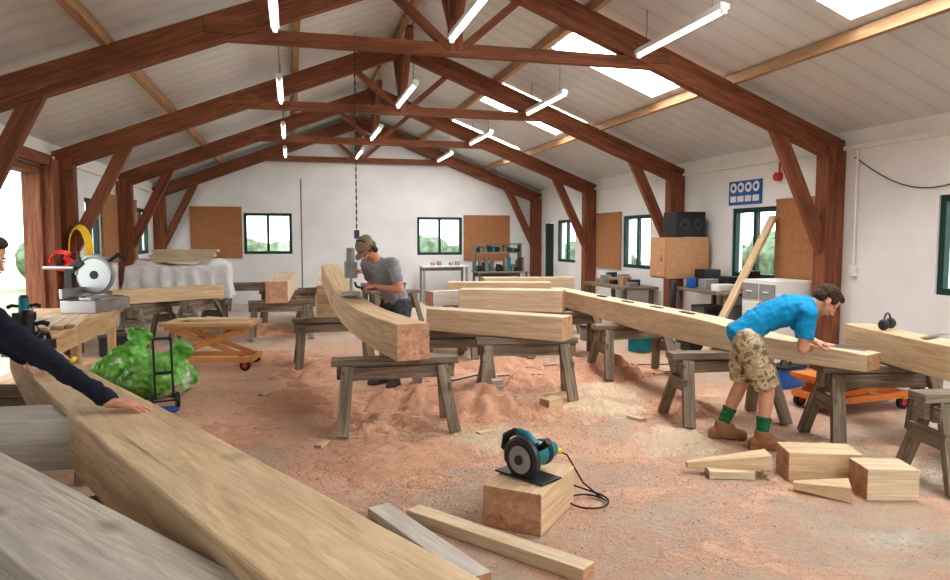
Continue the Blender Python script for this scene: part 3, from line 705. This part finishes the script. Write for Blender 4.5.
mb=MB(); mb.cyl((XR-.08,8.45,2.5),(XR-.005,8.45,2.5),.06,None,0,16); mb.cyl((XR-.02,8.45,2.5),(XR-.02,8.45,2.7),.012,None,0,8); mb.build('fire_alarm_sounder',[M_red])
mb=MB(); pts=[(XR-.02,7.1-1.9*t,2.62-.55*math.sin(math.pi*t)*.6-.2*t) for t in [i/14 for i in range(15)]]; mb.tube(pts,.006,0,6); mb.build('wall_cable',[M_black])
mb=MB(); mb.cyl((XR-.03,7.05,1.3),(XR-.03,7.05,2.7),.012,None,0,6); mb.box((XR-.03,7.05,1.25),(.05,.08,.12),0); mb.build('light_switch',[M_white])
def toolbox(name,x,y,m,s=1,rz=0):
    mb=MB(); mb.box((0,0,.11*s),(.38*s,.24*s,.2*s),0); mb.box((0,0,.225*s),(.4*s,.26*s,.03*s),1); mb.tube([(-.09*s,0,.235*s),(-.08*s,0,.29*s),(.08*s,0,.29*s),(.09*s,0,.235*s)],.012,1,8); mb.build(name,[m,M_black],loc=(x,y,0),rz=rz,bevel=.01)
toolbox('tool_case',5.3,6.6,M_blue,1.0,.3); toolbox('tool_case',4.95,9.2,M_teal,1.1,.5); toolbox('tool_case',4.7,10.4,M_grey,1,.2)
toolbox('tool_case',-2.4,10.7,M_black,1.2,.3); toolbox('tool_case',5.6,8.9,M_black,1.2,1.3)
mb=MB()
for k in range(3):
    pts=[]
    for i in range(26): pts.append((5.6-.25*i+.25*math.sin(i*.7+k),7.4+.5*k+.28*math.sin(i*.45+k*2)-.02*i,.008))
    mb.tube(pts[:10+4*k],.007,0 if k else 1,6)
mb.build('extension_cable',[M_black,M_orange],smooth=True)
mb=MB(); mb.tube([(.09*math.cos(a),0,.09*math.sin(a)+.05) for a in [i*math.pi/12 for i in range(13)]],.008,0,8)
for s in (-1,1): mb.ball((s*.09,0,.05),.042,1,(.6,1,1.1))
mb.build('ear_defenders',[M_black,M_dark],loc=(4.74,4.7,.892),rz=.5,smooth=True)

# ------------------------------------------------ PEOPLE
def hand(name,w,d,nrm,s,skinm,parent,curl=.35,sc=1.0):
    w=V(w);d=V(d).normalized();nrm=V(nrm);nrm=(nrm-d*nrm.dot(d)).normalized()
    s=V(s); s=(s-d*s.dot(d)-nrm*s.dot(nrm)).normalized()
    mb=MB()
    mb.ell(w+d*.05*sc,[d*.055*sc,s*.040*sc,nrm*.016*sc],0); mb.ell(w+d*.075*sc,[d*.03*sc,s*.042*sc,nrm*.014*sc],0)
    mb.limb(w-d*.02,w+d*.03*sc,.026*sc,.022*sc)
    for i,(L,r) in enumerate(((.072,.0088),(.080,.009),(.074,.0086),(.058,.0078))):
        p=w+d*(.092-.006*abs(i-1))*sc+s*(.032-.0215*i)*sc
        sp=(1.2-i)*.08; dd=(d+s*sp).normalized(); ang=curl*.5
        mb.limb(w+d*.05*sc+s*(.028-.019*i)*sc,p,.011*sc,r*1.05*sc)
        for k,fr in enumerate((.45,.3,.25)):
            ang+=curl*(.8+.1*i); q=p+(dd*math.cos(ang)-nrm*math.sin(ang))*L*fr*sc
            mb.limb(p,q,r*(1-.08*k)*sc,r*(.92-.08*k)*sc); p=q
    p=w+d*.025*sc+s*.026*sc-nrm*.006; q=p+(d*.6+s*.75-nrm*.25).normalized()*.042*sc; mb.limb(p,q,.015*sc,.0115*sc)
    r_=q+(d*.85+s*.35-nrm*.3).normalized()*.032*sc; mb.limb(q,r_,.0108*sc,.0098*sc); t_=r_+(d*.95-nrm*.35).normalized()*.026*sc; mb.limb(r_,t_,.0098*sc,.0085*sc)
    return remesh(mb,name,skinm,.0038,2,parent)
def head(c,f,u,skinm,hairm,parent,long_=False,sc=1.0,neck=None,muffs=False,cap=False):
    c=V(c);f=V(f).normalized();u=V(u);u=(u-f*u.dot(f)).normalized();s=f.cross(u)
    def P(a,b,k): return c+(f*a+u*b+s*k)*sc
    def E(mb,a,b,k,ra,rb,rk,m=0): mb.ell(P(a,b,k),[f*ra*sc,u*rb*sc,s*rk*sc],m)
    mb=MB()
    E(mb,-.012,.03,0,.095,.085,.074); E(mb,.03,-.03,0,.058,.075,.056); E(mb,.045,-.078,0,.032,.028,.034); E(mb,.062,.012,0,.030,.014,.05)
    mb.limb(P(.09,.0,0),P(.112,-.032,0),.008,.012); E(mb,.1,-.036,0,.014,.010,.018)
    for k in (-1,1):
        E(mb,-.01,-.012,k*.076,.018,.032,.010); E(mb,.058,-.028,k*.035,.028,.022,.02)
    E(mb,.082,-.062,0,.014,.012,.024)
    if neck is not None: mb.limb(P(-.02,-.05,0),V(neck),.052*sc,.058*sc)
    remesh(mb,'head',skinm,.0055,2,parent)
    mb=MB()
    for k in (-1,1): mb.ell(P(.084,-.003,k*.031),[f*.008*sc,u*.007*sc,s*.012*sc],0,10,6); mb.ell(P(.090,-.003,k*.031),[f*.004*sc,u*.005*sc,s*.005*sc],1,8,6); mb.tube([P(.09,.017,k*.015),P(.092,.022,k*.032),P(.082,.018,k*.048)],.004,2,6)
    mb.ell(P(.096,-.058,0),[f*.005*sc,u*.005*sc,s*.023*sc],3,10,6); mb.ell(P(.094,-.067,0),[f*.006*sc,u*.006*sc,s*.019*sc],3,10,6)
    mb.build('face_features',[M_eyew,M_eye,hairm,M_lip],parent,smooth='all')
    mb=MB()
    E(mb,-.026,.048,0,.096,.078,.083); E(mb,.03,.083,0,.056,.034,.062); E(mb,-.06,.0,0,.055,.065,.072)
    for k in (-1,1): E(mb,.008,.03,k*.066,.04,.035,.018)
    if long_:
        E(mb,-.07,-.08,0,.045,.10,.07); E(mb,-.02,-.05,.07,.04,.1,.025); E(mb,-.02,-.05,-.07,.04,.1,.025)
    remesh(mb,'hair',hairm,.006,1,parent,.006,45)
    if cap:
        mb=MB(); E(mb,-.014,.080,0,.115,.072,.098); E(mb,.12,.062,0,.062,.008,.062)
        remesh(mb,'cap',M_cap,.006,2,parent)
    if muffs:
        mb=MB(); mb.tube([P(-.005,math.sin(a)*.158,math.cos(a)*.104) for a in [i*math.pi/14 for i in range(15)]],.008,0,8)
        for k in (-1,1): E(mb,-.008,-.01,k*.095,.034,.042,.026,1)
        mb.build('ear_muffs',[M_black,M_dark],parent,smooth='all')
def person(name,J,skinm,hairm,shirtm,shortm,sockm,bootm,longs=False,longt=False,longh=False,muffs=False,cap=False):
    E=empty(name)
    g={k:V(v) for k,v in J.items() if k not in('curl',)}
    L=g['left'].normalized()
    pel,ch,nk=g['pelvis'],g['chest'],g['neck']
    def torso(mb,ex):
        st=[(pel-(ch-pel).normalized()*.06,.150,.112),(pel,.158,.112),(pel.lerp(ch,.45)+g.get('mid',V((0,0,0))),.138,.100),(ch,.168,.115),(ch.lerp(nk,.55),.165,.092),(ch.lerp(nk,.85),.10,.07)]
        n=5
        for i in range(len(st)-1):
            for k in range(n):
                t=k/n; c=st[i][0].lerp(st[i+1][0],t); a=st[i][1]*(1-t)+st[i+1][1]*t; b=st[i][2]*(1-t)+st[i+1][2]*t
                ax=(st[i+1][0]-st[i][0]).normalized(); F=L.cross(ax).normalized()
                mb.ell(c,[L*(a+ex),F*(b+ex),ax*(.055+ex)],0)
    mb=MB(); torso(mb,-.006)
    mb.limb(ch.lerp(nk,.8),nk+(g['head']-nk)*.5,.062,.055)
    for q in 'LR':
        mb.limb(ch.lerp(nk,.6),g['sh'+q],.07,.062); mb.limb(g['sh'+q],g['el'+q],.052,.040); mb.limb(g['el'+q],g['el'+q].lerp(g['wr'+q],.3),.040,.041); mb.limb(g['el'+q].lerp(g['wr'+q],.3),g['wr'+q],.041,.025)
        mb.limb(g['hip'+q],g['kn'+q],.088,.058); mb.limb(g['kn'+q],g['kn'+q].lerp(g['an'+q],.3),.056,.057); mb.limb(g['kn'+q].lerp(g['an'+q],.3),g['an'+q],.057,.036)
    remesh(mb,'body',skinm,.011,4,E)
    mb=MB(); torso(mb,.012)
    for q in 'LR':
        mb.limb(ch.lerp(nk,.6),g['sh'+q],.085,.074)
        if longs:
            mb.limb(g['sh'+q],g['el'+q],.068,.056); mb.limb(g['el'+q],g['wr'+q],.056,.037,0,True,False)
        else:
            e=g['sh'+q].lerp(g['el'+q],.72); mb.limb(g['sh'+q],e,.070,.066,0,True,False)
    remesh(mb,'shirt',shirtm,.010,2,E,.010,13)
    mb=MB(); ax=(ch-pel).normalized(); F=L.cross(ax)
    mb.ell(pel-V((0,0,.02)),[L*.178,F*.135,ax*.12],0)
    for q in 'LR':
        if longt: mb.limb(g['hip'+q],g['kn'+q],.108,.078); mb.limb(g['kn'+q],g['an'+q],.078,.062,0,True,False)
        else:
            e=g['hip'+q].lerp(g['kn'+q],.93); mb.limb(g['hip'+q],e,.110,.098,0,True,False)
    remesh(mb,'trousers' if longt else 'shorts',shortm,.010,2,E,.012,12)
    mb=MB()
    for q in 'LR':
        a=g['an'+q]; k=g['kn'+q]; mb.limb(a,a.lerp(k,.42),.045,.053,0,True,False); mb.limb(a.lerp(k,.36),a.lerp(k,.43),.058,.059,0,False,False)
    remesh(mb,'socks',sockm,.008,2,E,.003,30)
    mb=MB()
    for q in 'LR':
        a=g['an'+q]; fd=g['foot'+q].normalized(); b=V((a.x,a.y,.055)); sd=V((-fd.y,fd.x,0))
        mb.limb(b-fd*.01,a+V((0,0,.05)),.052,.053,0,True,False)
        mb.ell(b-fd*.045,[fd*.06,sd*.043,V((0,0,.045))]); mb.ell(b+fd*.06,[fd*.11,sd*.046,V((0,0,.045))]); mb.ell(b+fd*.13-V((0,0,.008)),[fd*.075,sd*.05,V((0,0,.038))])
        mb.ell(b+fd*.03+V((0,0,.04)),[fd*.08,sd*.04,V((0,0,.045))])
        mb.path([b-fd*.1-V((0,0,.037)),b+fd*.02-V((0,0,.037)),b+fd*.14-V((0,0,.037)),b+fd*.2-V((0,0,.035))],[.075,.075,.098,.06],.024)
    remesh(mb,'boots',bootm,.007,2,E)
    head(g['head'],g['hf'],g['hu'],skinm,hairm,E,longh,1.0,nk,muffs,cap)
    for q in 'LR':
        hand('hand_'+('left' if q=='L' else 'right'),g['wr'+q],g['hd'+q],g['hn'+q],g['hs'+q],skinm,E,J.get('curl',.4))
    return E
e1=person('man_in_grey_tshirt',dict(left=(.66,-.75,0),pelvis=(1.12,7.80,.93),chest=(.985,7.68,1.24),neck=(.865,7.58,1.415),mid=(.02,.02,.0),head=(.775,7.51,1.53),hf=(-.40,-.35,-.78),hu=(-.6,-.52,.6),
 shL=(1.04,7.475,1.37),shR=(.79,7.755,1.37),elL=(1.10,7.42,1.10),elR=(.87,7.97,1.14),wrL=(.865,7.56,1.13),wrR=(.775,7.96,1.275),
 hdL=(-.75,.6,0),hnL=(.2,.0,1),hsL=(-.3,-.8,.4),hdR=(-.9,.05,.1),hnR=(.2,0,1),hsR=(-.1,-.9,.1),
 hipL=(1.17,7.72,.90),hipR=(1.05,7.88,.90),knL=(1.06,7.60,.49),knR=(.98,7.82,.49),anL=(1.07,7.62,.09),anR=(.97,7.88,.09),footL=(-.5,-.85,0),footR=(-.85,-.5,0),curl=.75),
 M_skin,M_hairs,M_tgrey,M_dshort,M_sockd,M_bootd,muffs=True,cap=True)
e2=person('man_in_blue_tshirt',dict(left=(.46,.89,0),pelvis=(3.45,4.78,.90),chest=(3.73,4.65,1.09),neck=(3.885,4.57,1.13),mid=(-.02,.0,.03),head=(3.985,4.525,1.165),hf=(.55,-.22,-.75),hu=(.8,-.35,.55),
 shL=(3.90,4.745,1.08),shR=(3.745,4.44,1.08),elL=(4.0,4.83,.87),elR=(3.70,4.43,.82),wrL=(4.06,4.70,.815),wrR=(3.90,4.62,.81),
 hdL=(.5,-.75,-.15),hnL=(0,0,1),hsL=(-.75,-.5,0),hdR=(.75,.6,-.1),hnR=(0,0,1),hsR=(-.5,.75,0),
 hipL=(3.50,4.87,.86),hipR=(3.41,4.69,.86),knL=(3.55,4.94,.47),knR=(3.58,4.66,.46),anL=(3.40,4.98,.10),anR=(3.52,4.63,.10),footL=(.85,-.45,0),footR=(.92,-.35,0),curl=.45),
 M_skin2,M_hairb,M_tblue,M_camo,M_sock,M_boot)
e3=person('person_in_navy_sweater',dict(left=(-.35,.94,0),pelvis=(-1.90,4.36,.93),chest=(-1.79,4.30,1.22),neck=(-1.62,4.22,1.43),head=(-1.535,4.14,1.56),hf=(.85,-.35,-.35),hu=(.35,-.1,.9),
 shL=(-1.73,4.46,1.36),shR=(-1.60,4.06,1.34),elL=(-1.72,4.62,1.08),elR=(-1.22,3.78,1.11),wrL=(-1.52,4.62,.93),wrR=(-.80,3.44,.905),
 hdL=(.8,-.3,-.3),hnL=(0,0,1),hsL=(-.3,-.9,0),hdR=(.98,-.12,-.12),hnR=(.0,0,1),hsR=(.2,.9,0),
 hipL=(-1.92,4.45,.9),hipR=(-1.87,4.27,.9),knL=(-1.9,4.50,.49),knR=(-1.83,4.24,.49),anL=(-1.95,4.50,.09),anR=(-1.88,4.22,.09),footL=(.9,-.2,0),footR=(.9,-.3,0),curl=.16),
 M_skin2,M_hairb,M_navy,M_jean,M_sockd,M_bootd,True,True,True)

# ------------------------------------------------ world, camera
w=bpy.data.worlds.new('sky'); scene.world=w; w.use_nodes=True; nt=w.node_tree; bg=nt.nodes['Background']
bg.inputs[0].default_value=(.93,.96,1,1); bg.inputs[1].default_value=3.6
cam=bpy.data.cameras.new('camera'); co=bpy.data.objects.new('camera',cam); COL.objects.link(co)
cam.sensor_width=36; cam.lens=36*700/950; cam.clip_start=.05
co.location=(0,0,1.65); co.rotation_euler=(math.radians(90-4.25),0,math.radians(-14.6))
scene.camera=co
